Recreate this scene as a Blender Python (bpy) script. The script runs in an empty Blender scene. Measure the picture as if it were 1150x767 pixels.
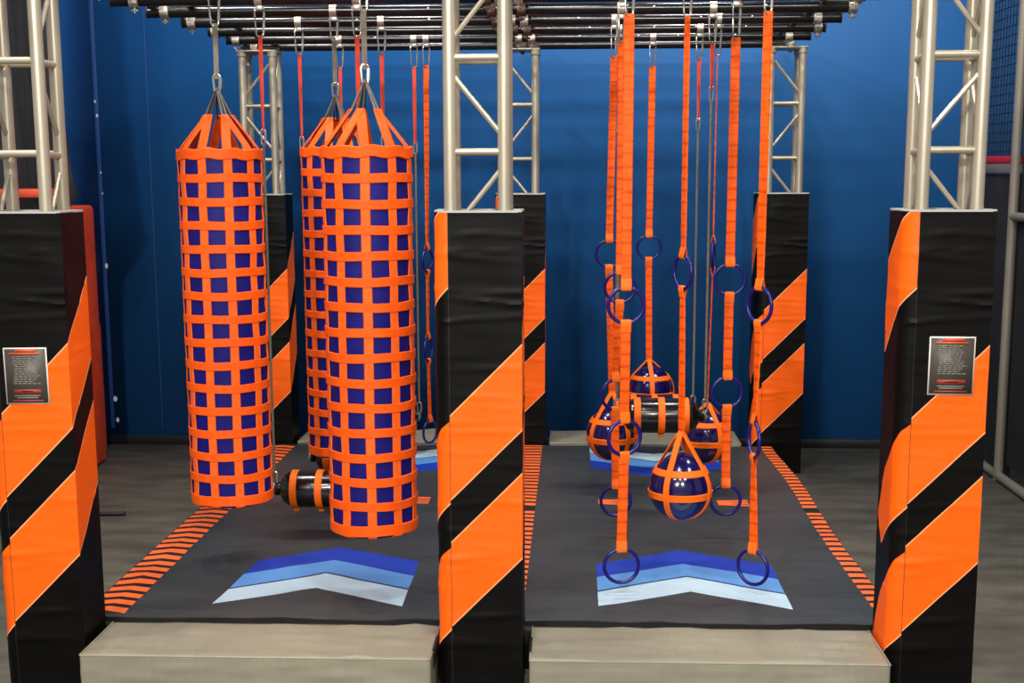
import bpy, bmesh, math, random
from mathutils import Vector, Matrix
random.seed(7)
PI = math.pi
scene = bpy.context.scene
COL = scene.collection

# ------------------------------------------------------------------ materials
def lin(c):
    c = c / 255.0
    return c / 12.92 if c <= 0.04045 else ((c + 0.055) / 1.055) ** 2.4
def rgb(r, g, b): return (lin(r), lin(g), lin(b), 1)

def mat(name, col, rough=0.5, metal=0.0, spec=0.5, var=0.0, vscale=6.0, vstretch=(1, 1, 1),
        bump=0.0, bscale=20.0, bstretch=(1, 1, 1), bdet=3, coat=0.0, col2=None, sheen=0.0, rvar=0.0, brot=0.0):
    m = bpy.data.materials.new(name); m.use_nodes = True
    nt = m.node_tree; N = nt.nodes; Lk = nt.links
    p = N['Principled BSDF']
    p.inputs['Base Color'].default_value = col
    p.inputs['Roughness'].default_value = rough
    p.inputs['Metallic'].default_value = metal
    p.inputs['Specular IOR Level'].default_value = spec
    p.inputs['Coat Weight'].default_value = coat
    p.inputs['Coat Roughness'].default_value = 0.08
    p.inputs['Sheen Weight'].default_value = sheen
    tc = N.new('ShaderNodeTexCoord')
    def noise(scale, stretch, detail=4, rot=0.0):
        mp = N.new('ShaderNodeMapping'); mp.inputs['Scale'].default_value = stretch
        mp.inputs['Rotation'].default_value = (0, 0, rot)
        Lk.new(tc.outputs['Object'], mp.inputs['Vector'])
        n = N.new('ShaderNodeTexNoise'); n.inputs['Scale'].default_value = scale
        n.inputs['Detail'].default_value = detail
        Lk.new(mp.outputs['Vector'], n.inputs['Vector'])
        return n
    if var > 0 or col2 is not None:
        n = noise(vscale, vstretch)
        r = N.new('ShaderNodeMapRange'); r.inputs['From Min'].default_value = 0.35; r.inputs['From Max'].default_value = 0.65
        Lk.new(n.outputs['Fac'], r.inputs['Value'])
        mx = N.new('ShaderNodeMix'); mx.data_type = 'RGBA'
        lo = col2 if col2 is not None else tuple([c * (1 - var) for c in col[:3]] + [1])
        hi = col if col2 is not None else tuple([min(1, c * (1 + var)) for c in col[:3]] + [1])
        mx.inputs[6].default_value = lo; mx.inputs[7].default_value = hi
        Lk.new(r.outputs['Result'], mx.inputs[0]); Lk.new(mx.outputs[2], p.inputs['Base Color'])
        if rvar > 0:
            r2 = N.new('ShaderNodeMapRange'); r2.inputs['To Min'].default_value = rough - rvar; r2.inputs['To Max'].default_value = rough + rvar
            Lk.new(n.outputs['Fac'], r2.inputs['Value']); Lk.new(r2.outputs['Result'], p.inputs['Roughness'])
    if bump > 0:
        n = noise(bscale, bstretch, bdet, brot)
        b = N.new('ShaderNodeBump'); b.inputs['Strength'].default_value = 1.0; b.inputs['Distance'].default_value = bump
        Lk.new(n.outputs['Fac'], b.inputs['Height']); Lk.new(b.outputs['Normal'], p.inputs['Normal'])
    return m

ORANGE = rgb(255, 92, 0)
M = {}
M['vinyl_black'] = mat('black_vinyl', rgb(5, 4, 4), 0.5, spec=0.15, bump=0.004, bscale=3, bstretch=(1, 1, 4), bdet=1)
M['vinyl_orange'] = mat('orange_vinyl', rgb(255, 100, 0), 0.5, spec=0.3, bump=0.004, bscale=3, bstretch=(1, 1, 3), bdet=1, var=.03)
M['piping'] = mat('orange_piping', rgb(255, 165, 110), 0.6)
M['rim'] = mat('pale_binding', rgb(175, 175, 172), 0.6)
M['webbing'] = mat('orange_webbing', rgb(250, 90, 2), 0.6, spec=0.3, bump=0.0015, bscale=160, bstretch=(1, 1, 1), var=.08, vscale=30)
M['webbing_pale'] = mat('pale_orange_webbing', rgb(250, 100, 22), 0.6, spec=0.3, bump=0.0015, bscale=160, var=.08, vscale=30)
M['web_strap'] = mat('orange_strap_webbing', rgb(255, 92, 0), 0.6, spec=0.3, bump=0.0025, bscale=60, var=.14, vscale=34)
M['web_red'] = mat('faded_red_strap', rgb(222, 74, 50), 0.6, spec=0.3)
M['web_tab'] = mat('orange_strap_tab', rgb(255, 112, 24), 0.6, spec=0.3)
M['bag_blue'] = mat('indigo_vinyl', rgb(24, 20, 104), 0.55, spec=0.15, var=.12, vscale=12, bump=0.004, bscale=9)
M['ring_blue'] = mat('indigo_plastic', rgb(20, 14, 104), 0.28, spec=0.5)
M['ball_blue'] = mat('glossy_indigo_vinyl', rgb(16, 10, 72), 0.16, spec=0.6, bump=0.003, bscale=10, coat=.5)
M['roller_black'] = mat('glossy_black_vinyl', rgb(16, 13, 11), 0.2, spec=0.55, bump=0.003, bscale=9, coat=.3)
M['band'] = mat('orange_band', rgb(255, 110, 8), 0.55, spec=0.3)
M['alu'] = mat('brushed_aluminium', rgb(186, 177, 158), 0.38, metal=0.55, var=.08, vscale=14, vstretch=(1, 1, .3))
M['steel'] = mat('zinc_steel', rgb(200, 196, 190), 0.25, metal=0.85)
M['pipe'] = mat('black_painted_pipe', rgb(16, 16, 18), 0.2, metal=0.2, spec=0.7, var=.5, vscale=5)
M['clamp'] = mat('clamp_steel', rgb(190, 184, 172), 0.35, metal=0.7, var=.25, vscale=40)
M['rust'] = mat('brown_clamp_steel', rgb(96, 74, 62), 0.5, metal=0.5, var=.4, vscale=50)
M['sling'] = mat('grey_sling', rgb(112, 104, 92), 0.6, var=.15, vscale=40)
M['sling_dark'] = mat('dark_sling', rgb(40, 37, 34), 0.6, var=.25, vscale=40)
M['mat_grey'] = mat('charcoal_mat_vinyl', rgb(55, 59, 61), 0.5, spec=0.35, var=.1, vscale=3, vstretch=(.6, 3, 1), bump=0.006, bscale=3, bstretch=(.5, 4, 1))
M['mat_black'] = mat('black_mat_side', rgb(15, 14, 14), 0.6)
M['chev_dark'] = mat('royal_blue_print', rgb(14, 56, 172), 0.5, bump=0.004, bscale=4, bstretch=(1, 3, 1))
M['chev_mid'] = mat('sky_blue_print', rgb(88, 146, 212), 0.5, bump=0.004, bscale=4, bstretch=(1, 3, 1))
M['chev_light'] = mat('pale_blue_print', rgb(178, 204, 222), 0.5, bump=0.004, bscale=4, bstretch=(1, 3, 1))
M['chev_line'] = mat('navy_line_print', rgb(20, 44, 92), 0.5)
M['bar_orange'] = mat('orange_print', rgb(255, 112, 48), 0.5, var=.06)
M['beige'] = mat('beige_grey_vinyl', rgb(138, 134, 117), 0.42, spec=0.4, var=.05, vscale=3, bump=0.02, bscale=2.2, bstretch=(3.2, .7, .8), brot=.5)
M['floor'] = mat('grey_carpet', rgb(116, 112, 97), 0.7, col2=rgb(88, 85, 75), vscale=3.0, vstretch=(1, 2.2, 1), bump=0.003, bscale=14)
M['wall'] = mat('blue_paint', rgb(26, 88, 150), 0.6, spec=0.3, var=.05, vscale=.8, bump=0.002, bscale=1.5)
M['base'] = mat('black_baseboard', rgb(13, 13, 16), 0.5)
M['ceiling'] = mat('dark_ceiling', rgb(22, 22, 25), 0.9)
M['seam'] = mat('navy_seam', rgb(16, 58, 118), 0.6)
M['chip'] = mat('pale_chipped_spot', rgb(190, 196, 200), 0.7)
M['drape'] = mat('black_drape', rgb(16, 17, 24), 0.85, var=.2, vscale=5, bump=0.02, bscale=4, bstretch=(4, 1, .4))
M['lean_orange'] = mat('worn_orange_vinyl', rgb(196, 62, 20), 0.5, var=.12, vscale=6, bump=0.01, bscale=5)
M['net'] = mat('black_net', rgb(16, 18, 26), 0.8)
M['red'] = mat('red_vinyl', rgb(190, 30, 45), 0.5)
M['grey_tube'] = mat('grey_painted_tube', rgb(128, 122, 112), 0.5, metal=.2)
M['sign_bg'] = mat('dark_sign_print', rgb(74, 70, 64), 0.4)
M['sign_edge'] = mat('white_sign_border', rgb(225, 215, 205), 0.5)
M['sign_red'] = mat('orange_sign_print', rgb(214, 84, 50), 0.5)
M['sign_text'] = mat('grey_sign_print', rgb(132, 126, 116), 0.5)
M['sign_red2'] = mat('dark_red_sign_print', rgb(150, 52, 44), 0.5)
def stitch_marks(m, period, frac, factor):
    nt = m.node_tree; N = nt.nodes; Lk = nt.links; p = N['Principled BSDF']
    src = p.inputs['Base Color'].links[0].from_socket
    tc = N.new('ShaderNodeTexCoord'); sp = N.new('ShaderNodeSeparateXYZ'); Lk.new(tc.outputs['Object'], sp.inputs[0])
    a = N.new('ShaderNodeMath'); a.operation = 'DIVIDE'; Lk.new(sp.outputs['Z'], a.inputs[0]); a.inputs[1].default_value = period
    b = N.new('ShaderNodeMath'); b.operation = 'FRACT'; Lk.new(a.outputs[0], b.inputs[0])
    c = N.new('ShaderNodeMath'); c.operation = 'LESS_THAN'; Lk.new(b.outputs[0], c.inputs[0]); c.inputs[1].default_value = frac
    mx = N.new('ShaderNodeMix'); mx.data_type = 'RGBA'; mx.blend_type = 'MULTIPLY'
    d = N.new('ShaderNodeMath'); d.operation = 'MULTIPLY'; Lk.new(c.outputs[0], d.inputs[0]); d.inputs[1].default_value = factor
    Lk.new(d.outputs[0], mx.inputs[0]); Lk.new(src, mx.inputs[6]); mx.inputs[7].default_value = (.35, .22, .2, 1)
    Lk.new(mx.outputs[2], p.inputs['Base Color'])
stitch_marks(M['web_strap'], .052, .22, .4)

# ------------------------------------------------------------------ helpers
def link(name, bm, mats, parent=None, smooth=True, auto=None):
    me = bpy.data.meshes.new(name); bm.normal_update(); bm.to_mesh(me); bm.free()
    if not isinstance(mats, (list, tuple)): mats = [mats]
    for m in mats: me.materials.append(m)
    if smooth:
        for p in me.polygons: p.use_smooth = True
        try: me.set_sharp_from_angle(angle=math.radians(40))
        except Exception: pass
    o = bpy.data.objects.new(name, me); COL.objects.link(o)
    if parent: o.parent = parent
    return o
def thing(name, label, cat, loc, group=None, rotz=0):
    o = bpy.data.objects.new(name, None); COL.objects.link(o)
    o.location = loc; o.rotation_euler = (0, 0, rotz); o.empty_display_size = .1
    o['label'] = label; o['category'] = cat
    if group: o['group'] = group
    return o
def tag(o, label, cat, group=None):
    o['label'] = label; o['category'] = cat
    if group: o['group'] = group
    return o
def struct(o): o['kind'] = 'structure'; return o
def dup(root, loc, label, group=None, rotz=None):
    r = root.copy(); COL.objects.link(r); r.location = loc
    if rotz is not None: r.rotation_euler = (0, 0, rotz)
    r['label'] = label
    if group: r['group'] = group
    for ch in list(root.children):
        c = ch.copy(); COL.objects.link(c); c.parent = r
        for g in list(ch.children):
            d = g.copy(); COL.objects.link(d); d.parent = c
    return r

def add_box(bm, x0, x1, y0, y1, z0, z1, mi=0, bevel=0.0, seg=2):
    b2 = bmesh.new()
    vs = [b2.verts.new((x, y, z)) for x in (x0, x1) for y in (y0, y1) for z in (z0, z1)]
    for f in ((0, 1, 3, 2), (4, 6, 7, 5), (0, 4, 5, 1), (2, 3, 7, 6), (0, 2, 6, 4), (1, 5, 7, 3)):
        b2.faces.new([vs[i] for i in f])
    bmesh.ops.recalc_face_normals(b2, faces=b2.faces)
    if bevel > 0:
        bmesh.ops.bevel(b2, geom=b2.edges[:], offset=bevel, segments=seg, affect='EDGES', profile=.5)
    merge(bm, b2, mi)
def merge(bm, b2, mi=0):
    mp = {}
    for v in b2.verts: mp[v] = bm.verts.new(v.co)
    for f in b2.faces:
        try: nf = bm.faces.new([mp[v] for v in f.verts]); nf.material_index = mi; nf.smooth = True
        except ValueError: pass
    b2.free()
def frames(pts, closed=False):
    n = len(pts); T = []
    for i in range(n):
        a = pts[(i - 1) % n] if (closed or i > 0) else pts[i]
        b = pts[(i + 1) % n] if (closed or i < n - 1) else pts[i]
        T.append((b - a).normalized())
    up = Vector((0, 0, 1)) if abs(T[0].z) < .9 else Vector((0, 1, 0))
    nrm = (up - T[0] * up.dot(T[0])).normalized()
    out = []
    for t in T:
        nrm = (nrm - t * nrm.dot(t)).normalized()
        out.append((t, nrm, t.cross(nrm)))
    return out
def add_tube(bm, pts, r, seg=10, closed=False, mi=0, caps=True):
    pts = [Vector(p) for p in pts]; fr = frames(pts, closed); rings = []
    for i, (p, (t, n, b)) in enumerate(zip(pts, fr)):
        rr = r[i] if isinstance(r, (list, tuple)) else r
        rings.append([bm.verts.new(p + (n * math.cos(a) + b * math.sin(a)) * rr) for a in [2 * PI * k / seg for k in range(seg)]])
    m = len(rings)
    for i in range(m if closed else m - 1):
        A, B = rings[i], rings[(i + 1) % m]
        for k in range(seg):
            f = bm.faces.new((A[k], A[(k + 1) % seg], B[(k + 1) % seg], B[k])); f.material_index = mi
    if caps and not closed:
        f = bm.faces.new(rings[0][::-1]); f.material_index = mi
        f = bm.faces.new(rings[-1]); f.material_index = mi
def add_band(bm, pts, nrms, w, t, mi=0, closed=False, ws=None, ts=None):
    """flat webbing of width w and thickness t following pts, nrms = outward direction of the flat face"""
    pts = [Vector(p) for p in pts]; n = len(pts); R = []
    for i in range(n):
        a = pts[(i - 1) % n] if (closed or i > 0) else pts[i]
        b = pts[(i + 1) % n] if (closed or i < n - 1) else pts[i]
        T = (b - a).normalized(); N = Vector(nrms[i]); N = (N - T * N.dot(T)).normalized(); S = T.cross(N)
        ww = (ws[i] if ws else w) / 2; tt = (ts[i] if ts else t) / 2
        R.append([bm.verts.new(pts[i] + S * sx * ww + N * sn * tt) for sx, sn in ((-1, -1), (-.86, 1), (.86, 1), (1, -1))])
    for i in range(n if closed else n - 1):
        A, B = R[i], R[(i + 1) % n]
        for k in range(4):
            f = bm.faces.new((A[k], B[k], B[(k + 1) % 4], A[(k + 1) % 4])); f.material_index = mi
    if not closed:
        bm.faces.new(R[0]).material_index = mi; bm.faces.new(R[-1][::-1]).material_index = mi
def add_lathe(bm, prof, seg=32, axis='Z', mi=0, at=(0, 0, 0)):
    rings = []
    for r, z in prof:
        if r < 1e-5:
            rings.append([bm.verts.new(_ax(0, 0, z, axis, at))])
        else:
            rings.append([bm.verts.new(_ax(r * math.cos(2 * PI * k / seg), r * math.sin(2 * PI * k / seg), z, axis, at)) for k in range(seg)])
    for A, B in zip(rings, rings[1:]):
        if len(A) == 1 and len(B) == 1: continue
        for k in range(seg):
            k2 = (k + 1) % seg
            if len(A) == 1: f = bm.faces.new((A[0], B[k2], B[k]))
            elif len(B) == 1: f = bm.faces.new((A[k], A[k2], B[0]))
            else: f = bm.faces.new((A[k], A[k2], B[k2], B[k]))
            f.material_index = mi
    if len(rings[0]) > 1: bm.faces.new(rings[0][::-1]).material_index = mi
    if len(rings[-1]) > 1: bm.faces.new(rings[-1]).material_index = mi
    bmesh.ops.recalc_face_normals(bm, faces=bm.faces)
def _ax(x, y, z, axis, at):
    if axis == 'Z': v = (x, y, z)
    elif axis == 'X': v = (z, x, y)
    else: v = (y, z, x)
    return (v[0] + at[0], v[1] + at[1], v[2] + at[2])
def inpoly(x, y, P):
    c = False; n = len(P)
    for i in range(n):
        (x1, y1), (x2, y2) = P[i], P[(i + 1) % n]
        if (y1 > y) != (y2 > y) and x < (x2 - x1) * (y - y1) / (y2 - y1) + x1: c = not c
    return c
def flat_sheet(u0, u1, v0, v1, nu, nv, shapes, extra_u=()):
    """flat grid cut cleanly along the outline of every (material index, polygon)"""
    bm = bmesh.new()
    us = sorted(set([u0 + (u1 - u0) * i / nu for i in range(nu + 1)] + list(extra_u)))
    vs = [v0 + (v1 - v0) * j / nv for j in range(nv + 1)]
    G = [[bm.verts.new((u, v, 0)) for v in vs] for u in us]
    for i in range(len(us) - 1):
        for j in range(nv):
            bm.faces.new((G[i][j], G[i + 1][j], G[i + 1][j + 1], G[i][j + 1]))
    for mi, P in shapes:
        for i in range(len(P)):
            a, b = Vector((*P[i], 0)), Vector((*P[(i + 1) % len(P)], 0))
            d = b - a
            if d.length < 1e-6: continue
            lo = (min(a.x, b.x) - 1e-4, min(a.y, b.y) - 1e-4); hi = (max(a.x, b.x) + 1e-4, max(a.y, b.y) + 1e-4)
            fs = []
            for f in bm.faces:
                xs = [v.co.x for v in f.verts]; ys = [v.co.y for v in f.verts]
                if max(xs) < lo[0] or min(xs) > hi[0] or max(ys) < lo[1] or min(ys) > hi[1]: continue
                fs.append(f)
            geom = set(fs)
            for f in fs: geom.update(f.edges); geom.update(f.verts)
            bmesh.ops.bisect_plane(bm, geom=list(geom), plane_co=a, plane_no=Vector((-d.y, d.x, 0)).normalized(), dist=1e-6)
    for f in bm.faces:
        c = f.calc_center_median(); mi = 0
        for k, P in shapes:
            if inpoly(c.x, c.y, P): mi = k
        f.material_index = mi
    return bm
def line_quad(a, b, w):
    a, b = Vector(a), Vector(b); d = (b - a).normalized(); n = Vector((-d.y, d.x)) * w / 2
    return [tuple(a + n), tuple(b + n), tuple(b - n), tuple(a - n)]

# ------------------------------------------------------------------ room shell
FZ = -.045                            # floor level; the whole scene is lifted by the same amount at the end
WY = 4.82; WX = -3.30
bm = bmesh.new(); add_box(bm, -7, 7.5, -9, WY + .1, FZ - .1, FZ); struct(link('floor', bm, M['floor'], smooth=False))
bm = bmesh.new(); add_box(bm, -7, 7.5, -9, WY + .1, 5.6, 5.7); struct(link('ceiling', bm, M['ceiling'], smooth=False))
bm = bmesh.new(); add_box(bm, WX, 7.5, WY, WY + .1, FZ, 5.6); struct(link('wall_back', bm, M['wall'], smooth=False))
bm = bmesh.new(); add_box(bm, WX - .1, WX, 3.26, WY + .1, FZ, 5.6); struct(link('wall_left', bm, M['wall'], smooth=False))
bm = bmesh.new(); add_box(bm, WX, 7.4, WY - .02, WY, FZ, .022, bevel=.004); struct(link('baseboard_back', bm, M['base']))
# padded seams of the blue back wall
for i, (x, w) in enumerate(((-2.9, .006), (WX + .02, .03))):
    bm = bmesh.new(); add_box(bm, x - w / 2, x + w / 2, WY - .006, WY, .08, 5.5, bevel=.002)
    struct(link('trim_%d' % (i + 1), bm, M['seam']))
# small chips of bare plaster on the corner of the blue wall
chips = [(x - .085, z, r) for x, z, r in [(-3.18, 1.30, .022), (-3.165, .30, .025), (-3.155, .14, .02), (-3.2, 2.49, .012), (-3.19, 2.39, .014), (-3.185, 1.98, .01), (-3.18, 1.83, .01)]]
for x, z, r in chips:
    bm = bmesh.new()
    pr = [(r * random.uniform(.6, 1) * math.cos(a) * .7, r * random.uniform(.7, 1.1) * math.sin(a)) for a in [k * PI / 5 for k in range(10)]]
    f = bm.faces.new([bm.verts.new((x + p, WY - .008, z + q)) for p, q in pr])
    r_ = bmesh.ops.extrude_face_region(bm, geom=[f]); bmesh.ops.translate(bm, verts=[g for g in r_['geom'] if isinstance(g, bmesh.types.BMVert)], vec=(0, .003, 0))
    bmesh.ops.recalc_face_normals(bm, faces=bm.faces)
    struct(link('trim_3', bm, M['chip'], smooth=False))

# ------------------------------------------------------------------ lattice towers
PW, PD, PH = .33, .238, 1.83          # pad width, depth, height
TZ = 2.77
def tower(name_label, x, y, flip, rungs, top, faces=(0, 1, 3)):
    t = thing('lattice_tower', name_label, 'tower', (x, y, 0), 'aluminium lattice towers of the rig')
    cc = .10; cy = .086; r = .0245
    for sx in (-1, 1):
        for sy in (-1, 1):
            bm = bmesh.new(); add_tube(bm, [(sx * cc, sy * cy, FZ + .004), (sx * cc, sy * cy, top)], r, 16); link('chord', bm, M['alu'], t)
    rz = [z for z in rungs]
    for z in rz:
        for k in range(4):
            a = [(-cc, -cy), (cc, -cy), (cc, cy), (-cc, cy)][k]; b = [(cc, -cy), (cc, cy), (-cc, cy), (-cc, -cy)][k]
            dz = .0 if k % 2 == 0 else -.006
            bm = bmesh.new(); add_tube(bm, [(a[0], a[1], z + dz), (b[0], b[1], z + dz)], .0135, 10); link('rung', bm, M['alu'], t)
    zs = sorted(rz)
    lev = [zs[0] - .345] + zs + [zs[-1] + .345]
    for i in range(len(lev) - 1):
        z0, z1 = lev[i] + .05, min(lev[i + 1] - .05, top - .02)
        if z1 - z0 < .1: continue
        up = (i % 2 == 0) ^ flip
        for k in faces:
            a = [(-cc, -cy), (cc, -cy), (cc, cy), (-cc, cy)][k]; b = [(cc, -cy), (cc, cy), (-cc, cy), (-cc, -cy)][k]
            u = up if k < 2 else not up
            p, q = (a[0], a[1], z0 if u else z1), (b[0], b[1], z1 if u else z0)
            bm = bmesh.new(); add_tube(bm, [p, q], .0095, 8); link('brace', bm, M['alu'], t)
    bm = bmesh.new(); add_box(bm, -.13, .13, -.114, .114, top - .012, top, bevel=.003)
    for sx in (-1, 1):
        for sy in (-1, 1): add_tube(bm, [(sx * .1, sy * cy, top - .04), (sx * .1, sy * cy, top - .01)], .031, 14)
    link('cap_plate', bm, M['alu'], t)
    return t
XC = (-1.895, -.165, 1.565)
FY, BY = .119, 3.95 + .119
names = ['rising from the left pad with a sign', 'rising from the middle pad between the steps', 'rising from the right pad with a sign']
for i, x in enumerate(XC):
    tower('silver front row lattice tower ' + names[i], x, FY, i == 2, [2.05, 2.39], TZ, (0, 1, 3) if i else (1, 3))
bn = ['between the two nearest hanging bags', 'behind the middle front tower', 'behind the rightmost ring strap']
for i, x in enumerate(XC):
    tower('silver back row lattice tower ' + bn[i], x, BY, i != 0, [2.06, 2.41], TZ)

# ------------------------------------------------------------------ pads around the towers
R0 = .055                                # soft left front corner
ARC = R0 * PI / 2
UL = -(PW - R0) - ARC - (PD - R0)       # far end of the left side
_cr = random.Random(11)
CREASE = [(_cr.uniform(-.27, -.02), _cr.uniform(.05, 1.75), _cr.uniform(.05, .16), _cr.uniform(.005, .010), _cr.uniform(.002, .0055), _cr.uniform(-.12, .12)) for _ in range(30)]
CREASE += [(_cr.uniform(.05, .25), _cr.uniform(.05, 1.75), .1, .008, .003, _cr.uniform(-.1, .1)) for _ in range(8)]
CREASE += [(_cr.uniform(UL, cuu), _cr.uniform(.05, 1.75), .1, .008, .003, _cr.uniform(-.1, .1)) for cuu in [-.36] * 8]
def pad_map(u, v):
    wob = 0
    if FZ < v < PH:
        wob = .0012 * math.sin(v * 21 + 3 * math.sin(u * 9))
        for uc, vc, ln, wd, am, sl in CREASE:
            d = (v - vc - sl * (u - uc)) / wd
            if abs(d) < 3: wob += am * math.exp(-d * d) * math.exp(-((u - uc) / ln) ** 2)
    if u > PD + PW: u = PD + PW
    if u <= 0 and u >= -(PW - R0):
        return Vector((u, -wob, v))
    if u > PD: return Vector((-(u - PD), PD, v))
    if u > 0: return Vector((wob, u, v))
    s = -(u + (PW - R0))
    if s <= ARC:
        a = s / R0
        c = Vector((-(PW - R0), R0, v))
        return c + Vector((-math.sin(a), -math.cos(a), 0)) * (R0 + wob)
    return Vector((-PW - wob, R0 + (s - ARC), v))
def c_of(v): return v
B = (1.337, 1.011, .842, .508)
cu = -(PW - R0) - ARC                   # u at the back of the rounded corner
us = -(PW - R0)                         # seam
pad_shapes = []
for hi, lo in ((B[0], B[1]), (B[2], B[3])):
    vc_hi, vc_lo = hi + cu, lo + cu
    tipu = UL
    um = cu - .10
    P = [(PD, hi + PD), (PD, lo + PD), (us, lo + us), (us, lo + us - .012), (cu, lo + cu - .02), (um, lo + um - .01), (UL, lo + um + .095), (cu - .09, hi + cu - .135), (cu, hi + cu - .045), (us - .035, hi + us - .05), (us, hi + us - .02), (us, hi + us)]
    pad_shapes.append((1, P))
    pad_shapes.append((2, line_quad((PD, hi + PD), (us, hi + us), .005)))
    pad_shapes.append((2, line_quad((PD, lo + PD), (us, lo + us), .005)))
    pad_shapes.append((2, line_quad((us, lo + us - .012), (cu, lo + cu - .02), .005)))
    pad_shapes.append((2, line_quad((cu, lo + cu - .02), (um, lo + um - .01), .005)))
lowc = 1.551 - us
P = [(us, PH), (us, 1.551), (UL, lowc + UL), (UL, PH + .35 + UL), (us - .035, PH)]
pad_shapes.append((1, P)); pad_shapes.append((2, line_quad((us, 1.551), (UL, lowc + UL), .005))); pad_shapes.append((2, line_quad((us - .035, PH), (UL, PH + .35 + UL), .005)))
pad_shapes.append((3, line_quad((us, FZ), (us, PH), .0022)))
def make_pad(label, x, y):
    t = thing('tower_pad', label, 'pad', (x, y, 0), 'padded covers around the towers')
    bm = flat_sheet(UL, PD + PW, FZ, PH, 44, 170, pad_shapes, extra_u=[us, cu, 0, PD] + [us - ARC * k / 6 for k in range(1, 6)])
    for v in bm.verts: v.co = pad_map(v.co.x, v.co.y)
    bmesh.ops.remove_doubles(bm, verts=bm.verts, dist=1e-5)
    bmesh.ops.recalc_face_normals(bm, faces=bm.faces)
    link('cover', bm, [M['vinyl_black'], M['vinyl_orange'], M['piping'], M['mat_black']], t)
    # foam core edge with pale binding round the open top
    outer = [pad_map(u, PH + 1) for u in [us - ARC * k / 6 for k in range(7)]]
    O = [Vector((0, 0, 0)), Vector((us, 0, 0))] + [Vector((p.x, p.y, 0)) for p in outer[1:]] + [Vector((-PW, PD, 0)), Vector((0, PD, 0))]
    cxy = Vector((-PW / 2, PD / 2, 0)); bm = bmesh.new()
    hw, hd = .1285, .1125
    def ins(p): return Vector((cxy.x + max(-hw, min(hw, (p.x - cxy.x) * .9)), cxy.y + max(-hd, min(hd, (p.y - cxy.y) * .99)), 0))
    n = len(O)
    A = [bm.verts.new(p + Vector((0, 0, PH - .002))) for p in O]; A2 = [bm.verts.new(p + Vector((0, 0, PH + .006))) for p in O]
    C = [bm.verts.new(ins(p) + Vector((0, 0, PH + .006))) for p in O]; D = [bm.verts.new(ins(p) + Vector((0, 0, PH - .3))) for p in O]
    for i in range(n):
        j = (i + 1) % n
        for a, b in ((A, A2), (A2, C), (C, D)):
            try: bm.faces.new((a[i], a[j], b[j], b[i]))
            except ValueError: pass
    bmesh.ops.remove_doubles(bm, verts=bm.verts, dist=1e-5)
    bmesh.ops.recalc_face_normals(bm, faces=bm.faces)
    link('top_binding', bm, M['rim'], t)
    return t
pad0 = make_pad('black and orange striped tower pad with a rules sign, front row left', -1.73, 0)
for x, y, lb in ((0, 0, 'black and orange striped tower pad between the two front beige steps'),
                 (1.73, 0, 'black and orange striped tower pad with a rules sign, front row right'),
                 (-1.73, 3.95, 'black and orange striped back row pad, beside the leftmost hanging bag'),
                 (0, 3.95, 'black and orange striped back row pad directly behind the middle front pad'),
                 (1.73, 3.95, 'black and orange striped back row pad behind the rightmost ring strap')):
    dup(pad0, (x, y, 0), lb)

# ------------------------------------------------------------------ rule signs
def make_sign(label, x, z, tilt):
    t = thing('rules_sign', label, 'sign', (x, -.004, z), 'rules signs on the front pads')
    t.rotation_euler = (0, tilt, 0)
    w, h = .168, .218
    bm = bmesh.new(); add_box(bm, 0, w, -.003, 0, 0, h); link('border', bm, M['sign_edge'], t, smooth=False)
    bm = bmesh.new(); add_box(bm, .005, w - .005, -.0042, -.003, .005, h - .005); link('panel', bm, M['sign_bg'], t, smooth=False)
    bm = bmesh.new()
    def row(a, b, zc, th, mi): add_box(bm, a * w, b * w, -.0052, -.0042, zc * h - th / 2, zc * h + th / 2, mi)
    row(.28, .76, .945, .011, 0); row(.14, .84, .895, .007, 0)
    rr = random.Random(3)
    zc = .84
    while zc > .34:
        x0 = .2 + rr.choice((0, 0, .03)); xx = x0; e = rr.uniform(.6, .85)
        while xx < e:
            l = rr.uniform(.05, .13); row(xx, min(xx + l, e), zc, .0032, 1); xx += l + .018
        zc -= .034
    row(.2, .82, .225, .016, 2); row(.38, .64, .225, .004, 0); row(.2, .8, .15, .004, 1); row(.25, .75, .115, .004, 1); row(.15, .86, .06, .006, 2)
    link('printed_lines', bm, [M['sign_red'], M['sign_text'], M['sign_red2']], t, smooth=False)
make_sign('small dark rules sign with white border on the left front pad', -1.978, 1.103, math.radians(-.6))
make_sign('small dark rules sign with white border on the right front pad', 1.507, 1.154, math.radians(.3))

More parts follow.
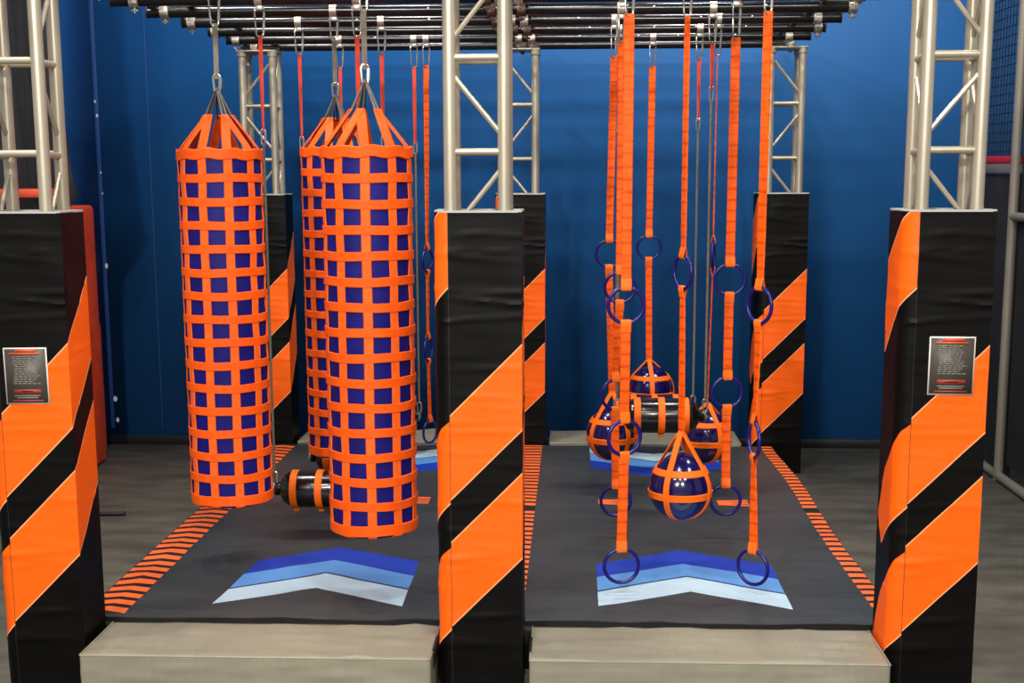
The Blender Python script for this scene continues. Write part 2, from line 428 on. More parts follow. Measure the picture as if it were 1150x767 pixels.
# ------------------------------------------------------------------ mats with printed chevrons
def make_mat(name, label, x0, x1, cx, stripes, tabs):
    Y0, Y1, ZT = .328, 3.943, .15
    t = thing(name, label, 'mat', ((x0 + x1) / 2, (Y0 + Y1) / 2, 0), 'charcoal landing mats')
    ox, oy = (x0 + x1) / 2, (Y0 + Y1) / 2
    S = []
    def chev(yend, sgn, xl_top, xl_bot, xr):
        # boundary offsets from the pale edge towards the dark edge
        offs = [0, .212, .23, .43, .65]; mi = [3, 4, 2, 1]; rise = .235
        for k in range(4):
            a0, a1 = offs[k], offs[k + 1]
            def e(o): 
                f = o / .65
                return (xl_bot + (xl_top - xl_bot) * f)
            P = [(e(a0), yend + sgn * a0), (cx, yend + sgn * (a0 + rise)), (xr, yend + sgn * a0), (xr, yend + sgn * a1), (cx, yend + sgn * (a1 + rise)), (e(a1), yend + sgn * a1)]
            S.append((mi[k], P))
    hw = .41
    xlb = cx - hw + (.0 if cx > 0 else .01)
    chev(.49, 1, cx - hw + (.05 if cx < 0 else 0), cx - hw, cx + hw)
    chev(3.86, -1, cx - hw, cx - hw, cx + hw)
    for sx0, sx1, step, amp in stripes:
        S.append((6, [(sx0, Y0 + .02), (sx1, Y0 + .02), (sx1, Y1 - .02), (sx0, Y1 - .02)]))
        y = Y0 + .05
        while y < Y1 - .05:
            if abs(y - 2.17) > .01:
                xm = (sx0 + sx1) / 2; h = step * .6; j = random.uniform(-.004, .004)
                S.append((5, [(sx0, y - amp + j), (xm, y), (sx1, y - amp * .9), (sx1, y - amp * .9 + h), (xm, y + h), (sx0, y - amp + h + j)]))
            y += step
    for a, b in tabs:
        S.append((5, [(a, 2.29), (b, 2.27), (b, 2.41), (a, 2.40)]))
        S.append((6, line_quad((a + (b - a) * .45, 2.36), (b, 2.36), .012))); S.append((6, line_quad((a + (b - a) * .45, 2.315), (b, 2.315), .012)))
    bm = flat_sheet(x0, x1, Y0, Y1, 34, 70, S)
    rnd = random.Random(int(x0 * 100))
    creases = [(rnd.uniform(x0, x1), rnd.uniform(Y0, Y1), rnd.uniform(0, PI), rnd.uniform(.2, .5)) for _ in range(14)]
    for v in bm.verts:
        x, y = v.co.x, v.co.y
        z = ZT + .003 * math.sin(x * 2.3 + y * 1.1) * math.sin(y * 3.1) + .0015 * math.sin(y * 14 + 2 * math.sin(x * 3))
        for (a, b, th, L) in creases:
            d = (x - a) * math.sin(th) - (y - b) * math.cos(th); s = (x - a) * math.cos(th) + (y - b) * math.sin(th)
            z += .004 * math.exp(-(d / .03) ** 2) * math.exp(-(s / L) ** 2)
        z -= .006 * math.exp(-((y - 2.18) / .025) ** 2)            # fold between the two halves
        edge = min(y - Y0, Y1 - y)
        if edge < .05: z -= .009 * (1 - edge / .05) ** 2
        if x1 > 1: x += .012 * math.sin(y * 2.6 + .6) * max(0, (x - 1.2) / .33)
        v.co = (x - ox, y - oy, z)
    link('top_cover', bm, [M['mat_grey'], M['chev_dark'], M['chev_mid'], M['chev_light'], M['chev_line'], M['bar_orange'], M['mat_black']], t)
    bm = bmesh.new(); add_box(bm, x0 + .004 - ox, x1 - .004 - ox, Y0 - .055 - oy, Y1 - .004 - oy, FZ, .128, bevel=.012)
    link('foam_core', bm, M['mat_black'], t)
    bm = bmesh.new(); add_band(bm, [(x0 - ox + .02, Y0 - oy - .004, .136)] + [(x0 - ox + (x1 - x0) * k / 12, Y0 - oy - .010 + random.uniform(-.004, .003), .134 + random.uniform(-.006, .004)) for k in range(1, 12)] + [(x1 - ox - .02, Y0 - oy - .004, .136)], [(0, -1, 0)] * 13, .03, .006)
    link('front_flap', bm, M['mat_black'], t)
    return t
make_mat('landing_mat', 'charcoal landing mat under the netted bags, orange striped along its left edge', -1.87, -.172, -.945, [(-1.865, -1.69, .098, .03)], [(-1.10, -.615)])
make_mat('landing_mat', 'charcoal landing mat under the wrecking balls, orange bars along both edges', -.165, 1.535, .713, [(-.16, -.015, .085, .006), (1.455, 1.533, .085, .004)], [(.335, .50), (1.0, 1.17)])

# ------------------------------------------------------------------ beige steps
def make_step(label, x0, x1, y0, y1, group, strap_x=None, h=.155):
    t = thing('foam_step', label, 'foam step', ((x0 + x1) / 2, (y0 + y1) / 2, 0), group)
    W, D = (x1 - x0) / 2, (y1 - y0) / 2
    b2 = bmesh.new(); add_box(b2, -W, W, -D, D, FZ, h)
    bmesh.ops.remove_doubles(b2, verts=b2.verts, dist=1e-6)
    bmesh.ops.bevel(b2, geom=b2.edges[:], offset=.012, segments=3, affect='EDGES', profile=.5)
    bmesh.ops.triangulate(b2, faces=[f for f in b2.faces if len(f.verts) > 4])
    bmesh.ops.subdivide_edges(b2, edges=[e for e in b2.edges if e.calc_length() > .06], cuts=14, use_grid_fill=True)
    rnd = random.Random(int(x0 * 31 + y0 * 7)); cr = [(rnd.uniform(-W, W), rnd.uniform(.5, 1.2), rnd.uniform(.01, .022), rnd.uniform(.002, .006)) for _ in range(16)]
    for v in b2.verts:
        x, y, z = v.co
        top = z > h - .03; a = 0
        for (cx_, sl, wd, am) in cr:
            d = (x - cx_ - y * (1.2 if sl > .8 else .6) * (1 if cx_ < 0 else .8)) if top else (x - cx_ - (z - h) * .9 * (1 if sl > .8 else -1))
            a += am * 1.5 * math.exp(-(d / wd) ** 2) * (1 if top else .8)
        if top: v.co.z += a - .003
        elif y < -D + .02 and z > FZ + .03: v.co.y -= a
    link('cover', b2, M['beige'], t)
    bm = bmesh.new()
    add_tube(bm, [(-W + .004, -D + .001, h - .006), (W - .004, -D + .001, h - .006)], .0035, 6)
    add_tube(bm, [(W - .002, -D + .003, h - .004), (W - .002, D - .003, h - .004)], .0035, 6)
    add_tube(bm, [(-W + .002, -D + .003, h - .004), (-W + .002, D - .003, h - .004)], .0035, 6)
    link('piping', bm, M['beige'], t)
    if strap_x:
        bm = bmesh.new(); s = strap_x
        add_box(bm, s * W - .004, s * W + .006, -.11, .06, h - .07, h + .002, bevel=.003); link('hook_fastener', bm, M['mat_black'], t)
    return t
make_step('beige vinyl foam step in front of the left lane mat, left of the middle pad', -1.70, -.345, -.15, .238, 'beige steps in front of the mats', 1)
make_step('beige vinyl foam step in front of the right lane mat, right of the middle pad', .03, 1.385, -.15, .238, 'beige steps in front of the mats', -1)
make_step('beige foam step behind the left lane mat against the blue wall', -1.70, -.345, 3.965, 4.42, 'beige steps behind the mats')
make_step('beige foam step behind the right lane mat against the blue wall', .03, 1.33, 3.965, 4.42, 'beige steps behind the mats')

# ------------------------------------------------------------------ overhead grid
PIPE_Y = [.1375 + .49375 * k for k in range(9)]
PZ = TZ + .0295
grid = thing('overhead_pipe_grid', 'overhead grid of black crossbars with silver clamps resting on the towers', 'rig', (-.165, 2.1, TZ))
gx, gy, gz = -.165, 2.1, TZ
ends = [(-2.03, 1.66), (-2.05, 1.63), (-2.02, 1.66), (-2.04, 1.62), (-2.02, 1.60), (-1.98, 1.635), (-1.965, 1.64), (-1.985, 1.64), (-2.01, 1.62)]
for y, (a, b) in zip(PIPE_Y, ends):
    bm = bmesh.new(); add_tube(bm, [(a - gx, y - gy, PZ - gz), (b - gx, y - gy, PZ - gz)], .0288, 18)
    c = link('crossbar', bm, M['pipe'], grid)
    bm = bmesh.new()
    for s, e in ((-1, a), (1, b)): add_tube(bm, [(e - gx, y - gy, PZ - gz), (e + s * .006 - gx, y - gy, PZ - gz)], .031, 14)
    link('end_plug', bm, M['mat_black'], c)
# long ladder beams above the crossbars
for x in XC:
    for s in (-.1, .1):
        bm = bmesh.new(); add_tube(bm, [(x + s - gx, -.15 - gy, PZ + .054 - gz), (x + s - gx, 4.2 - gy, PZ + .054 - gz)], .0235, 14); link('long_chord', bm, M['alu'], grid)
    for q in range(13):
        y = -.05 + q * .335
        bm = bmesh.new(); add_tube(bm, [(x - .1 - gx, y - gy, PZ + .054 - gz), (x + .1 - gx, y - gy, PZ + .054 - gz)], .012, 8); link('ladder_rung', bm, M['alu'], grid)
# couplers tying crossbars to the beams
def coupler_bm(x, y, dz=0):
    bm = bmesh.new()
    add_lathe(bm, [(.030, -.022), (.037, -.022), (.037, .022), (.030, .022)], 14, 'X', 0, (x - gx, y - gy, PZ - gz))
    add_box(bm, x - .02 - gx, x + .02 - gx, y - .036 - gy, y - .026 - gy, PZ - .02 - gz, PZ + .054 - gz, bevel=.003)
    add_tube(bm, [(x - gx, y - gy - .006, PZ - .028 - gz), (x - gx, y - gy - .006, PZ - .062 - gz)], .0055, 8)
    add_tube(bm, [(x - .016 - gx, y - gy - .006, PZ - .05 - gz), (x + .016 - gx, y - gy - .006, PZ - .05 - gz)], .006, 8)
    return bm
for k, y in enumerate(PIPE_Y):
    for x in (-1.93, 1.51 if k % 2 else 1.60): link('coupler', coupler_bm(x, y), M['clamp'], grid)
    for x in (-.235, -.16, -.075): link('coupler', coupler_bm(x + random.uniform(-.01, .01), y), M['clamp'] if x > -.2 and k % 2 else M['rust'], grid)
def clamp_for(x, k):
    y = PIPE_Y[k]; bm = bmesh.new()
    add_lathe(bm, [(.030, -.018), (.0355, -.018), (.0355, .018), (.030, .018)], 14, 'X', 0, (x - gx, y - gy, PZ - gz))
    add_box(bm, x - .017 - gx, x + .017 - gx, y - .012 - gy, y + .012 - gy, PZ - .052 - gz, PZ - .026 - gz, bevel=.003)
    add_tube(bm, [(x - .026 - gx, y - gy, PZ - .045 - gz), (x + .026 - gx, y - gy, PZ - .045 - gz)], .006, 8)
    link('hook_clamp', bm, M['clamp'], grid)
# small white marks on crossbars are bolts
for k in (4, 5, 6, 7):
    for x in (.25, .62, .86, 1.2, -.6, -1.05):
        if random.random() < .7:
            bm = bmesh.new(); add_lathe(bm, [(0, -.004), (.005, -.003), (.006, .0), (0, .001)], 8, 'Y', 0, (x + random.uniform(-.05, .05) - gx, PIPE_Y[k] - .0291 - gy, PZ + .006 - gz)); link('bolt', bm, M['steel'], grid)

# ------------------------------------------------------------------ hanging hardware
def carabiner(parent, x, z_top, z_bot, name='carabiner', w=.024, ang=0.0, y=0.0, r=.0042):
    h = (z_top - z_bot) / 2 - w; c = (z_top + z_bot) / 2; pts = []
    for k in range(9):
        a = PI * k / 8; pts.append((w * math.cos(a), h + w * math.sin(a)))
    for k in range(9):
        a = PI + PI * k / 8; pts.append((w * math.cos(a) * .8, -h + w * math.sin(a)))
    bm = bmesh.new(); P = [(x + p * math.cos(ang), y + p * math.sin(ang), c + q) for p, q in pts]
    add_tube(bm, P, r, 8, closed=True)
    add_tube(bm, [P[0], P[-1]], r * 1.5, 8)
    return link(name, bm, M['steel'], parent)
def strap_bm(p0, p1, w, ang0, ang1, thick=.004, bulge=True):
    """doubled webbing between two points, flat face turned by ang about the vertical"""
    bm = bmesh.new(); p0, p1 = Vector(p0), Vector(p1); L = (p1 - p0).length
    n = max(4, int(L / .0125)); pts, nr, ts = [], [], []
    for i in range(n + 1):
        f = i / n; a = ang0 + (ang1 - ang0) * f
        pts.append(p0.lerp(p1, f)); nr.append((math.sin(a), -math.cos(a), 0))
        ts.append(thick * (1 + (.9 * abs(math.sin(f * L / .056 * PI)) if bulge and .05 < f < .95 else 0)))
    add_band(bm, pts, nr, w, thick, ts=ts)
    return bm
RR = .0745; RT = .0083
def ring(parent, x, z, ang, tilt=0.0, y=0.0):
    bm = bmesh.new(); P = []
    for k in range(40):
        a = 2 * PI * k / 40; u, v = RR * math.cos(a), RR * math.sin(a)
        u, v = u * math.cos(tilt) - v * math.sin(tilt), u * math.sin(tilt) + v * math.cos(tilt)
        P.append((x + u * math.cos(ang), y + u * math.sin(ang), z + v))
    add_tube(bm, P, RT, 10, closed=True)
    return link('ring', bm, M['ring_blue'], parent)
def loop_tab(parent, x, z, w, ang, up):
    """stitched loop of webbing round the ring: z is the ring tube, up=+1 when the strap leaves upwards"""
    bm = bmesh.new(); pts = []; nr = []
    c, s = math.cos(ang), math.sin(ang)
    prof = [(-.004, .038), (-.009, .014), (-.0125, 0), (-.009, -.010), (0, -.0135), (.009, -.010), (.0125, 0), (.009, .014), (.004, .038)]
    for a, b in prof:
        pts.append((x - a * s, a * c, z + b * up)); l = math.hypot(a, b if b < 0 else 0) or 1
        nr.append((-(a) * s / l, a * c / l, (b if b < 0 else 0) * up / l))
    add_band(bm, pts, nr, w, .003)
    return link('stitched_loop', bm, M['web_tab'], parent)
def ring_strap(label, k, xt, zt, w, angs, rings, tail=None, tail_ang=0.0, clampx=None, width_scale=1.0):
    y = PIPE_Y[k]; xr = rings[0][0]
    t = thing('hanging_ring_strap', label, 'ring strap', (xt, y, TZ), 'ring straps hung from the grid')
    def L(x, z): return (x - xt, 0, z - TZ)
    clamp_for(xt, k)
    carabiner(t, 0, PZ - .04 - TZ, zt - .012 - TZ, ang=PI / 2 * .4)
    px, pz, pa = xt, zt, angs[0]
    for i, (x, z, a, tl) in enumerate(rings):
        top = z + RR
        a1 = a * .9 if abs(a) < 1.2 else a
        s0 = L(px, pz)
        s1 = L(x, top + .03)
        link('strap', strap_bm(s0, s1, w, angs[i], a), M['web_strap'], t)
        loop_tab(t, x - xt, top - TZ, w * 1.04, a, 1)
        ring(t, x - xt, z - TZ, a, tl)
        px, pz = x, z - RR - .03
        if i < len(rings) - 1 or tail: loop_tab(t, x - xt, z - RR - TZ, w * 1.04, a, -1)
    if tail:
        link('strap', strap_bm(L(px, pz), L(*tail), w, rings[-1][2], tail_ang), M['web_strap'], t)
    return t
D = math.radians
ring_strap('nearest orange strap with three rings, left side of the right lane', 1, .414, 2.607, .044, [D(5), D(6), D(12)],
           [(.412, 1.423, D(4), 0), (.411, .858, D(22), 0), (.404, .292, D(8), 0)])
ring_strap('rightmost orange strap with three turned rings, in front of the right back pad', 1, .971, 2.613, .042, [D(-35), D(-62), D(-72)],
           [(.967, 1.424, D(-56), 0), (.960, .853, D(-80), 0), (.968, .290, D(-40), 0)])
ring_strap('orange strap with three rings just behind and left of the nearest ring strap', 3, .420, 2.595, .042, [0, D(10), D(5)],
           [(.420, 1.414, 0, 0), (.400, .881, D(28), 0), (.409, .335, 0, 0)])
ring_strap('broad orange strap with three round rings facing forward, left of the rightmost strap', 3, .960, 2.603, .045, [0, 0, D(6)],
           [(.956, 1.453, 0, 0), (.956, .893, D(8), 0), (.959, .344, 0, 0)])
ring_strap('orange strap with one ring holding the leftmost wrecking ball', 5, .411, 2.602, .041, [D(10)], [(.392, 1.520, 0, 0)], tail=(.415, .73))
ring_strap('farthest orange strap, its one round ring above the rearmost wrecking ball', 7, .677, 2.623, .042, [D(5)], [(.669, 1.500, 0, 0)], tail=(.679, .785))
ring_strap('narrow turned orange strap with one tall ring, holding the nearest wrecking ball', 2, .687, 2.653, .040, [D(-60)], [(.687, 1.525, D(-63), 0)], tail=(.692, .79), tail_ang=D(-50))
ring_strap('edge-on thin orange strap with one edge-on ring, holding the right wrecking ball', 5, .975, 2.613, .038, [D(84)], [(.974, 1.510, D(80), 0)], tail=(.960, .67), tail_ang=D(80))
ring_strap('orange strap with three edge-on rings just left of the middle front pad', 7, -.735, 2.638, .036, [D(25), D(70), D(75)],
           [(-.745, 1.421, D(72), 0), (-.747, .846, D(76), 0), (-.743, .300, D(60), D(0))])

# ------------------------------------------------------------------ wrecking balls
BR = .147
bprof = [(0, -1), (.2, -.98), (.4, -.915), (.6, -.8), (.77, -.64), (.9, -.436), (.97, -.24), (1, 0), (.985, .18), (.94, .36), (.86, .54), (.75, .72), (.61, .88), (.47, 1.0), (.3, 1.1), (.13, 1.16), (0, 1.18)]
def prof_at(h):
    for (r0, z0), (r1, z1) in zip(bprof, bprof[1:]):
        if z0 <= h <= z1: return r0 + (r1 - r0) * (h - z0) / (z1 - z0)
    return 0
def make_ball(label, x, y, z, apex, rot):
    t = thing('hanging_wrecking_ball', label, 'wrecking ball', (x, y, z), 'indigo wrecking balls hung in the right lane', rot)
    bm = bmesh.new(); add_lathe(bm, [(r * BR, h * BR) for r, h in bprof], 40)
    link('body', bm, M['ball_blue'], t)
    w = .034
    for h in (-.12, .62):
        rr = prof_at(h) * BR + .002; pts = [(rr * math.cos(a), rr * math.sin(a), h * BR) for a in [2 * PI * k / 40 for k in range(40)]]
        # follow the slope of the body
        sl = (prof_at(h + .1) - prof_at(h - .1)) / .2
        bm = bmesh.new(); add_band(bm, pts, [(p[0] / rr, p[1] / rr, -sl) for p in pts], w, .005, closed=True)
        link('hoop_strap', bm, M['band'], t)
    ax = (apex[0] - x, 0, apex[1] - z); ca, sa = math.cos(-rot), math.sin(-rot); ax = Vector((ax[0] * ca, ax[0] * sa, ax[2]))
    for q in range(4):
        a = q * PI / 2 + .3; pts, nr = [], []
        for i in range(15):
            h = -.97 + (.68 + .97) * i / 14; rr = prof_at(h) * BR + .004
            sl = (prof_at(min(h + .06, 1.1)) - prof_at(max(h - .06, -1))) / .12
            pts.append(Vector((rr * math.cos(a), rr * math.sin(a), h * BR))); nr.append(Vector((math.cos(a), math.sin(a), -sl)))
        last = pts[-1]; n0 = nr[-1].copy()
        for f in (.33, .66, 1):
            pts.append(last.lerp(ax + Vector((math.cos(a), math.sin(a), 0)) * .008, f)); nr.append(n0)
        bm = bmesh.new(); add_band(bm, pts, nr, w * .88, .005); link('long_strap', bm, M['band'], t)
    return t
make_ball('nearest glossy indigo wrecking ball in orange straps, middle of the right lane', .692, PIPE_Y[2], .520, (.692, .79), .74)
make_ball('leftmost glossy indigo wrecking ball, behind the two near left ring straps', .415, PIPE_Y[5], .480, (.415, .73), .35)
make_ball('rearmost glossy indigo wrecking ball, above and behind the black roller', .690, PIPE_Y[7], .580, (.679, .785), 1.3)
make_ball('right glossy indigo wrecking ball, half hidden by the broad orange ring strap', .952, PIPE_Y[5], .466, (.960, .67), .2)

# ------------------------------------------------------------------ horizontal rollers
def make_roller(label, k, xa, xb, z, redz):
    y = PIPE_Y[k]; xc = (xa + xb) / 2; half = (xb - xa) / 2
    t = thing('hanging_roller', label, 'roller', (xc, y, z), 'black rollers hung on two straps')
    R = .094; hb = half - .055
    pr = [(0, -half - .012), (.018, -half - .012), (.022, -half), (.034, -half + .004), (.036, -half + .016), (.03, -half + .024), (.046, -hb - .018), (.07, -hb - .004), (.086, -hb + .02), (R * .98, -hb + .05), (R, -hb + .07)]
    pr = pr + [(r, -h) for r, h in pr[::-1]]
    bm = bmesh.new(); add_lathe(bm, pr, 32, 'X'); link('body', bm, M['roller_black'], t)
    for x in (-.128, 0, .128):
        rr = R + (.002 if abs(x) < .1 else .0); bm = bmesh.new()
        pts = [(x, rr * math.sin(a), rr * math.cos(a)) for a in [2 * PI * j / 36 for j in range(36)]]
        add_band(bm, pts, [(0, p[1], p[2]) for p in pts], .038, .006, closed=True)
        add_box(bm, x - .014, x + .014, -.006, .006, -R - .022, -R + .002, bevel=.002)
        link('band', bm, M['band'], t)
    for s in (-1, 1):
        xs = s * half
        bm = bmesh.new(); add_tube(bm, [(xs, -.026, 0), (xs, .026, 0)], .012, 8)
        pts = [(xs, .028 * math.cos(a), .028 * math.sin(a)) for a in [2 * PI * j / 16 for j in range(16)]]; add_tube(bm, pts, .005, 6, closed=True)
        link('end_shackle', bm, M['steel'], t)
        zt = 2.65 - z; zm = redz - z
        clamp_for(xc + xs, k)
        carabiner(t, xs, PZ - .04 - z, zt - .03, ang=.6)
        link('upper_strap', strap_bm((xs, 0, zt - .02), (xs, 0, zm), .024, D(20) * s, D(60) * s, .004, False), M['web_red'], t)
        carabiner(t, xs, zm + .015, zm - .06, name='swivel_hook', w=.011, r=.004)
        bm = bmesh.new(); add_tube(bm, [(xs, 0, zm - .05), (xs, 0, .08)], .0065, 8); link('lower_cable', bm, M['sling'], t)
        carabiner(t, xs, .09, .015, name='swivel_hook', w=.013, r=.004)
    return t
make_roller('black roller with orange bands behind the nearest netted bag', 3, -1.325, -.853, .387, 2.17)
make_roller('black roller hanging lowest behind the rear netted bag', 5, -1.335, -.875, .345, 2.16)
make_roller('farthest black roller, its end showing right of the netted bags', 7, -1.28, -.812, .407, 2.15)
make_roller('large black roller with orange bands in front of the rearmost wrecking ball', 4, .428, .897, .685, 2.39)
make_roller('black roller hidden behind the larger black roller of the right lane', 6, .45, .921, .54, 2.27)

# ------------------------------------------------------------------ netted heavy bags
def make_bag(label, x, k, rot):
    y = PIPE_Y[k]; z0, z1 = .458, 2.068; R = .182; H = z1 - z0
    t = thing('hanging_heavy_bag', label, 'punch bag', (x, y, z0), 'netted heavy bags', rot)
    bm = bmesh.new()
    add_lathe(bm, [(0, -.01), (.1, -.012), (R * .9, -.008), (R, .012), (R, H * .5), (R, H - .02), (R * .97, H - .004), (.05, H - .02), (0, H - .02)], 60)
    link('body', bm, M['bag_blue'], t)
    NC = 10; NR = 15
    def rad(a, z): return R + .003 + .0014 * math.sin(3 * a + z * 9) * math.sin(z * 17 + a)
    net = bmesh.new()
    for j in range(NR + 1):
        zc = .026 + (H - .036) * j / NR; w = .039 if 0 < j < NR else .048
        pts = [Vector(((rad(a, zc) + .0028) * math.cos(a), (rad(a, zc) + .0028) * math.sin(a), zc + .002 * math.sin(a * 3 + j * 1.7))) for a in [2 * PI * i / 60 for i in range(60)]]
        if j == NR: pts = [Vector((p.x * 1.012, p.y * 1.012, p.z + .004 * math.sin(i * PI / 3))) for i, p in enumerate(pts)]
        add_band(net, pts, [Vector((p.x, p.y, 0)) for p in pts], w, .0045, closed=True)
    for c in range(NC):
        a = 2 * PI * c / NC; pts = []
        for i in range(61):
            zz = H * i / 60; jj = zz / H * NR; over = .0014 * math.cos(jj * PI + c * PI)
            rr = rad(a, zz) + over; aa = a + .006 * math.sin(zz * 8 + c)
            pts.append(Vector((rr * math.cos(aa), rr * math.sin(aa), zz)))
        add_band(net, pts, [Vector((p.x, p.y, 0)) for p in pts], .040, .0045, mi=1)
        # continue under the bag
        add_band(net, [(R * 1.01 * math.cos(a), R * 1.01 * math.sin(a), .004), (R * .85 * math.cos(a), R * .85 * math.sin(a), -.013), (.02 * math.cos(a), .02 * math.sin(a), -.016)], [(math.cos(a), math.sin(a), -.6), (.1 * math.cos(a), .1 * math.sin(a), -1), (0, 0, -1)], .040, .004, mi=1)
    link('net', net, [M['webbing'], M['webbing_pale']], t)
    # gathered straps: pairs meet in five points under the hook
    tops = []
    for g in range(5):
        am = 2 * PI * (g * 2 + .5) / NC; top = Vector((.062 * math.cos(am), .062 * math.sin(am), H + .165)); tops.append(top)
        bm = bmesh.new()
        for c in (g * 2, g * 2 + 1):
            a = 2 * PI * c / NC; base = Vector(((R + .004) * math.cos(a), (R + .004) * math.sin(a), H - .03)); pts = [base]
            pts.append(base + Vector((0, 0, .03)))
            for f in (.15, .4, .7, 1): pts.append((base + Vector((-.01 * math.cos(a), -.01 * math.sin(a), .045))).lerp(top, f))
            n = [(math.cos(a), math.sin(a), .0 if i < 2 else .9) for i in range(len(pts))]
            add_band(bm, pts, n, .046, .0045, ws=[.042] * 4 + [.042, .038])
        link('gathered_strap', bm, M['webbing'], t)
    hook = Vector((0, 0, H + .285))
    for q, tp in enumerate(tops):
        d = Vector((tp.x, tp.y, 0)).normalized(); s = d.cross(Vector((0, 0, 1))) * .011
        bm = bmesh.new(); add_tube(bm, [hook + s * .3, tp + s + Vector((0, 0, -.012)), tp - s + Vector((0, 0, -.012)), hook - s * .3], .0048, 6)
        link('sling', bm, M['sling_dark'] if q % 2 else M['sling'], t)
    carabiner(t, 0, H + .345, H + .265, name='lower_hook', w=.016, r=.006)
    zt = 2.635 - z0
    bm = bmesh.new(); add_band(bm, [(0, 0, H + .325), (0, 0, (H + .325 + zt) / 2), (0, 0, zt)], [(0, -1, 0)] * 3, .024, .006); link('hanging_strap', bm, M['sling'], t)
    carabiner(t, 0, PZ - .04 - z0, zt - .015, ang=.5)
    clamp_for(x, k)
    t.rotation_euler = (0, 0, rot)
    return t
bag0 = make_bag('leftmost tall heavy bag in an orange strap net, over the striped mat edge', -1.414, 2, .12)
for x, k, rot, lb in ((-.668, 1, .42, 'nearest tall heavy bag in an orange strap net, beside the middle front pad'),
                      (-1.052, 4, .25, 'rear tall heavy bag in orange net, mostly hidden behind the nearest bag')):
    dup(bag0, (x, PIPE_Y[k], .482 if k == 4 else .458), lb, rotz=rot); clamp_for(x, k)

# ------------------------------------------------------------------ left side: leaning orange pads, drape
def lean_pad(label, x0, x1, y0, y1, h, lean):
    bm = bmesh.new(); add_box(bm, 0, x1 - x0, 0, y1 - y0, FZ, h, bevel=.03, seg=3)
    bmesh.ops.subdivide_edges(bm, edges=[e for e in bm.edges if e.calc_length() > .3], cuts=6, use_grid_fill=True)
    o = link('leaning_pad', bm, M['lean_orange']); o.location = (x0, y0, .0); o.rotation_euler = (lean, 0, 0)
    return tag(o, label, 'pad', 'worn orange pads by the left wall')
lean_pad('short worn orange pad standing by the blue wall behind the left front pad', -3.295, -3.20, 4.24, 4.47, .93, 0)
lean_pad('tall narrow worn orange pad edge behind the left front pad, above the short one', -3.295, -3.12, 3.30, 4.225, 1.76, 0)
# drape: thick cloth hanging across the left wall
pts = [(-4.6, 3.35), (-4.6, .0), (-2.72, .0), (-2.73, 1.6), (-2.695, 1.80), (-2.75, 1.95), (-2.775, 2.17), (-2.82, 2.54), (-2.84, 3.35)]
outline = [(-5.2, 5.5), (-5.2, FZ - .01), (-3.08, FZ - .01), (-3.06, 1.2), (-3.02, 1.6), (-2.90, 1.77), (-2.83, 1.87), (-2.875, 1.95), (-2.892, 2.18), (-2.925, 2.55), (-2.945, 3.1), (-2.95, 5.5)]
bm = bmesh.new(); zs = [FZ + (5.5 - FZ) * k / 44 for k in range(45)]
def edge_x(z):
    E = outline[2:]
    for (xa, za), (xb, zb) in zip(E, E[1:]):
        if za <= z <= zb: return xa + (xb - xa) * (z - za) / (zb - za)
    return E[-1][0]
G = []
for z in zs:
    e = edge_x(z); row = []
    for i in range(41):
        x = -5.2 + (e + 5.2) * i / 40; row.append(bm.verts.new((x, 3.2 + .03 * math.sin(x * 11 + .5 * math.sin(z * 2)) * (1 if i < 40 else .5), z)))
    G.append(row)
for j in range(44):
    for i in range(40): bm.faces.new((G[j][i], G[j][i + 1], G[j + 1][i + 1], G[j + 1][i]))
o = link('hanging_drape', bm, M['drape']); md = o.modifiers.new('thick', 'SOLIDIFY'); md.thickness = .008
tag(o, 'black drape hanging behind the left front tower', 'drape')
bm = bmesh.new(); add_box(bm, -3.6, -2.96, 3.06, 3.12, 1.83, 1.885, bevel=.01)
tag(link('padded_rail', bm, M['lean_orange']), 'dull orange padded rail on the black drape behind the left tower', 'rail')
# thin black foot bar lying on the floor behind the left pad
bm = bmesh.new(); add_tube(bm, [(-3.0, 2.66, FZ + .013), (-2.49, 2.696, FZ + .013)], .012, 8); add_tube(bm, [(-2.49, 2.696, FZ + .013), (-2.485, 2.696, FZ + .013)], .0125, 8)
tag(link('floor_bar', bm, M['mat_black']), 'thin black bar lying on the floor beside the left mat', 'bar')

# ------------------------------------------------------------------ right side cage
cage = thing('netted_cage_frame', 'grey tube cage frame with black infill and net at the right edge', 'cage', (3.0, 3.6, 0))
def cl(pts, r, name='tube', m='grey_tube', seg=12):
    bm = bmesh.new(); add_tube(bm, [(a - 3.0, b - 3.6, c) for a, b, c in pts], r, seg); return link(name, bm, M[m], cage)
cl([(3.0, 3.80, FZ), (3.0, 3.80, 4.2)], .03, 'upright')
cl([(3.0, 2.0, FZ), (3.0, 2.0, 4.2)], .03, 'upright')
cl([(3.0, 4.5, FZ + .03), (3.0, .6, FZ + .03)], .03, 'base_rail')
cl([(3.0, 3.8, 1.685), (3.0, .6, 1.685)], .028, 'middle_rail')
cl([(3.0, 4.55, 4.2), (3.0, .6, 4.2)], .028, 'top_rail')
bm = bmesh.new(); add_box(bm, .035, .06, -3.0, .17, .06, 4.15, bevel=.004); link('black_infill', bm, M['drape'], cage)
bm = bmesh.new(); add_box(bm, .02, .08, .21, 1.19, FZ, 1.95, bevel=.006); link('black_infill', bm, M['drape'], cage)
bm = bmesh.new(); add_box(bm, .0, .09, .22, 1.19, 1.955, 2.02, bevel=.012); link('grey_cushion', bm, M['grey_tube'], cage)
bm = bmesh.new(); add_box(bm, .0, .09, .22, 1.19, 2.022, 2.07, bevel=.012); link('red_cushion', bm, M['red'], cage)
bm = bmesh.new()
yy = .22
while yy < 1.19:
    add_tube(bm, [(.04, yy, 2.06), (.04, yy, 4.18)], .0035, 5, caps=False); yy += .062
zz = 2.1
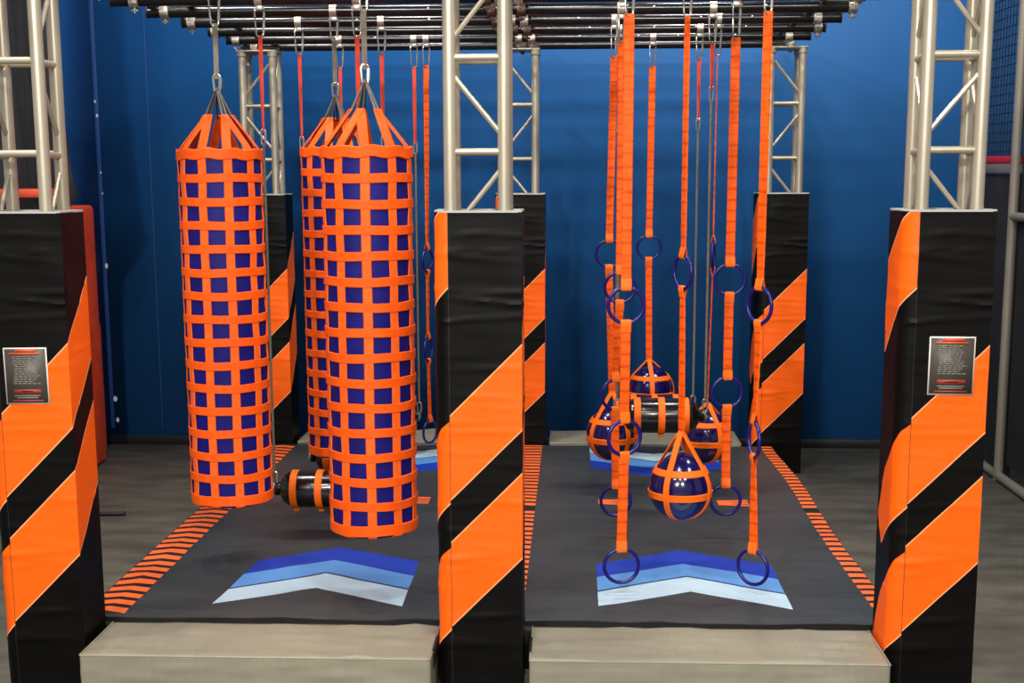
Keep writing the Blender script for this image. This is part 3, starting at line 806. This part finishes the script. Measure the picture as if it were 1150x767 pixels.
while zz < 4.18:
    add_tube(bm, [(.04, .22, zz), (.04, 1.19, zz)], .0035, 5, caps=False); zz += .062
link('net', bm, M['net'], cage)

# ------------------------------------------------------------------ lights
def area(name, loc, size, power, col=(1, .95, .88), target=None, shape='DISK', spread=None):
    l = bpy.data.lights.new(name, 'AREA'); l.energy = power; l.size = size; l.color = col; l.shape = shape
    if spread: l.spread = spread
    o = bpy.data.objects.new(name, l); COL.objects.link(o); o.location = loc
    if target:
        d = Vector(target) - Vector(loc); o.rotation_euler = d.to_track_quat('-Z', 'Y').to_euler()
    return o
for x, y, z, p in ((-2.4, -4.6, 5.3, 110), (0, -5.0, 5.3, 110), (2.4, -4.6, 5.3, 110), (-2.2, -8.0, 4.4, 370), (1.2, -8.2, 4.4, 300),
                   (-3.4, -.6, 5.4, 80), (3.6, -.6, 5.4, 80), (-1.0, 2.4, 5.4, 75), (1.0, 2.4, 5.4, 75), (2.9, 2.0, 5.4, 90), (-2.2, 1.6, 5.4, 115), (.1, -1.2, 5.4, 90)):
    area('ceiling_lamp', (x, y, z), .42, p, target=(x * .8, y + (5 if z < 5 else 1.2), 0))
w = bpy.data.worlds.new('hall'); scene.world = w; w.use_nodes = True
w.node_tree.nodes['Background'].inputs[0].default_value = (.95, .97, 1, 1); w.node_tree.nodes['Background'].inputs[1].default_value = .36

# ------------------------------------------------------------------ camera
f, px, py = 1503.92, 579.47, 441.17
yaw, pit, rol = .0436, .1636, -.0032
F = Vector((-math.sin(yaw) * math.cos(pit), math.cos(yaw) * math.cos(pit), -math.sin(pit)))
Rv = Vector((math.cos(yaw), math.sin(yaw), 0)); Uv = Rv.cross(F)
R2 = Rv * math.cos(rol) + Uv * math.sin(rol); U2 = -Rv * math.sin(rol) + Uv * math.cos(rol)
cam = bpy.data.cameras.new('camera'); co = bpy.data.objects.new('camera', cam); COL.objects.link(co)
m = Matrix((R2, U2, -F)).transposed().to_4x4(); m.translation = Vector((.1942, -4.9804, 1.9768)); co.matrix_world = m
cam.sensor_fit = 'HORIZONTAL'; cam.sensor_width = 36; cam.lens = f / 1150 * 36
cam.shift_x = (575 - px) / 1150; cam.shift_y = (py - 383.5) / 1150
cam.clip_start = .05; cam.clip_end = 60
scene.camera = co
scene.view_settings.view_transform = 'Standard'; scene.view_settings.look = 'None'
scene.view_settings.gamma = 1; scene.view_settings.exposure = -0.16; scene.view_settings.use_curve_mapping = False

# lift everything so that the floor lies at height zero
for o in list(scene.objects):
    if o.parent is None and o is not co: o.location.z += -FZ
co.matrix_world = Matrix.Translation((0, 0, -FZ)) @ co.matrix_world
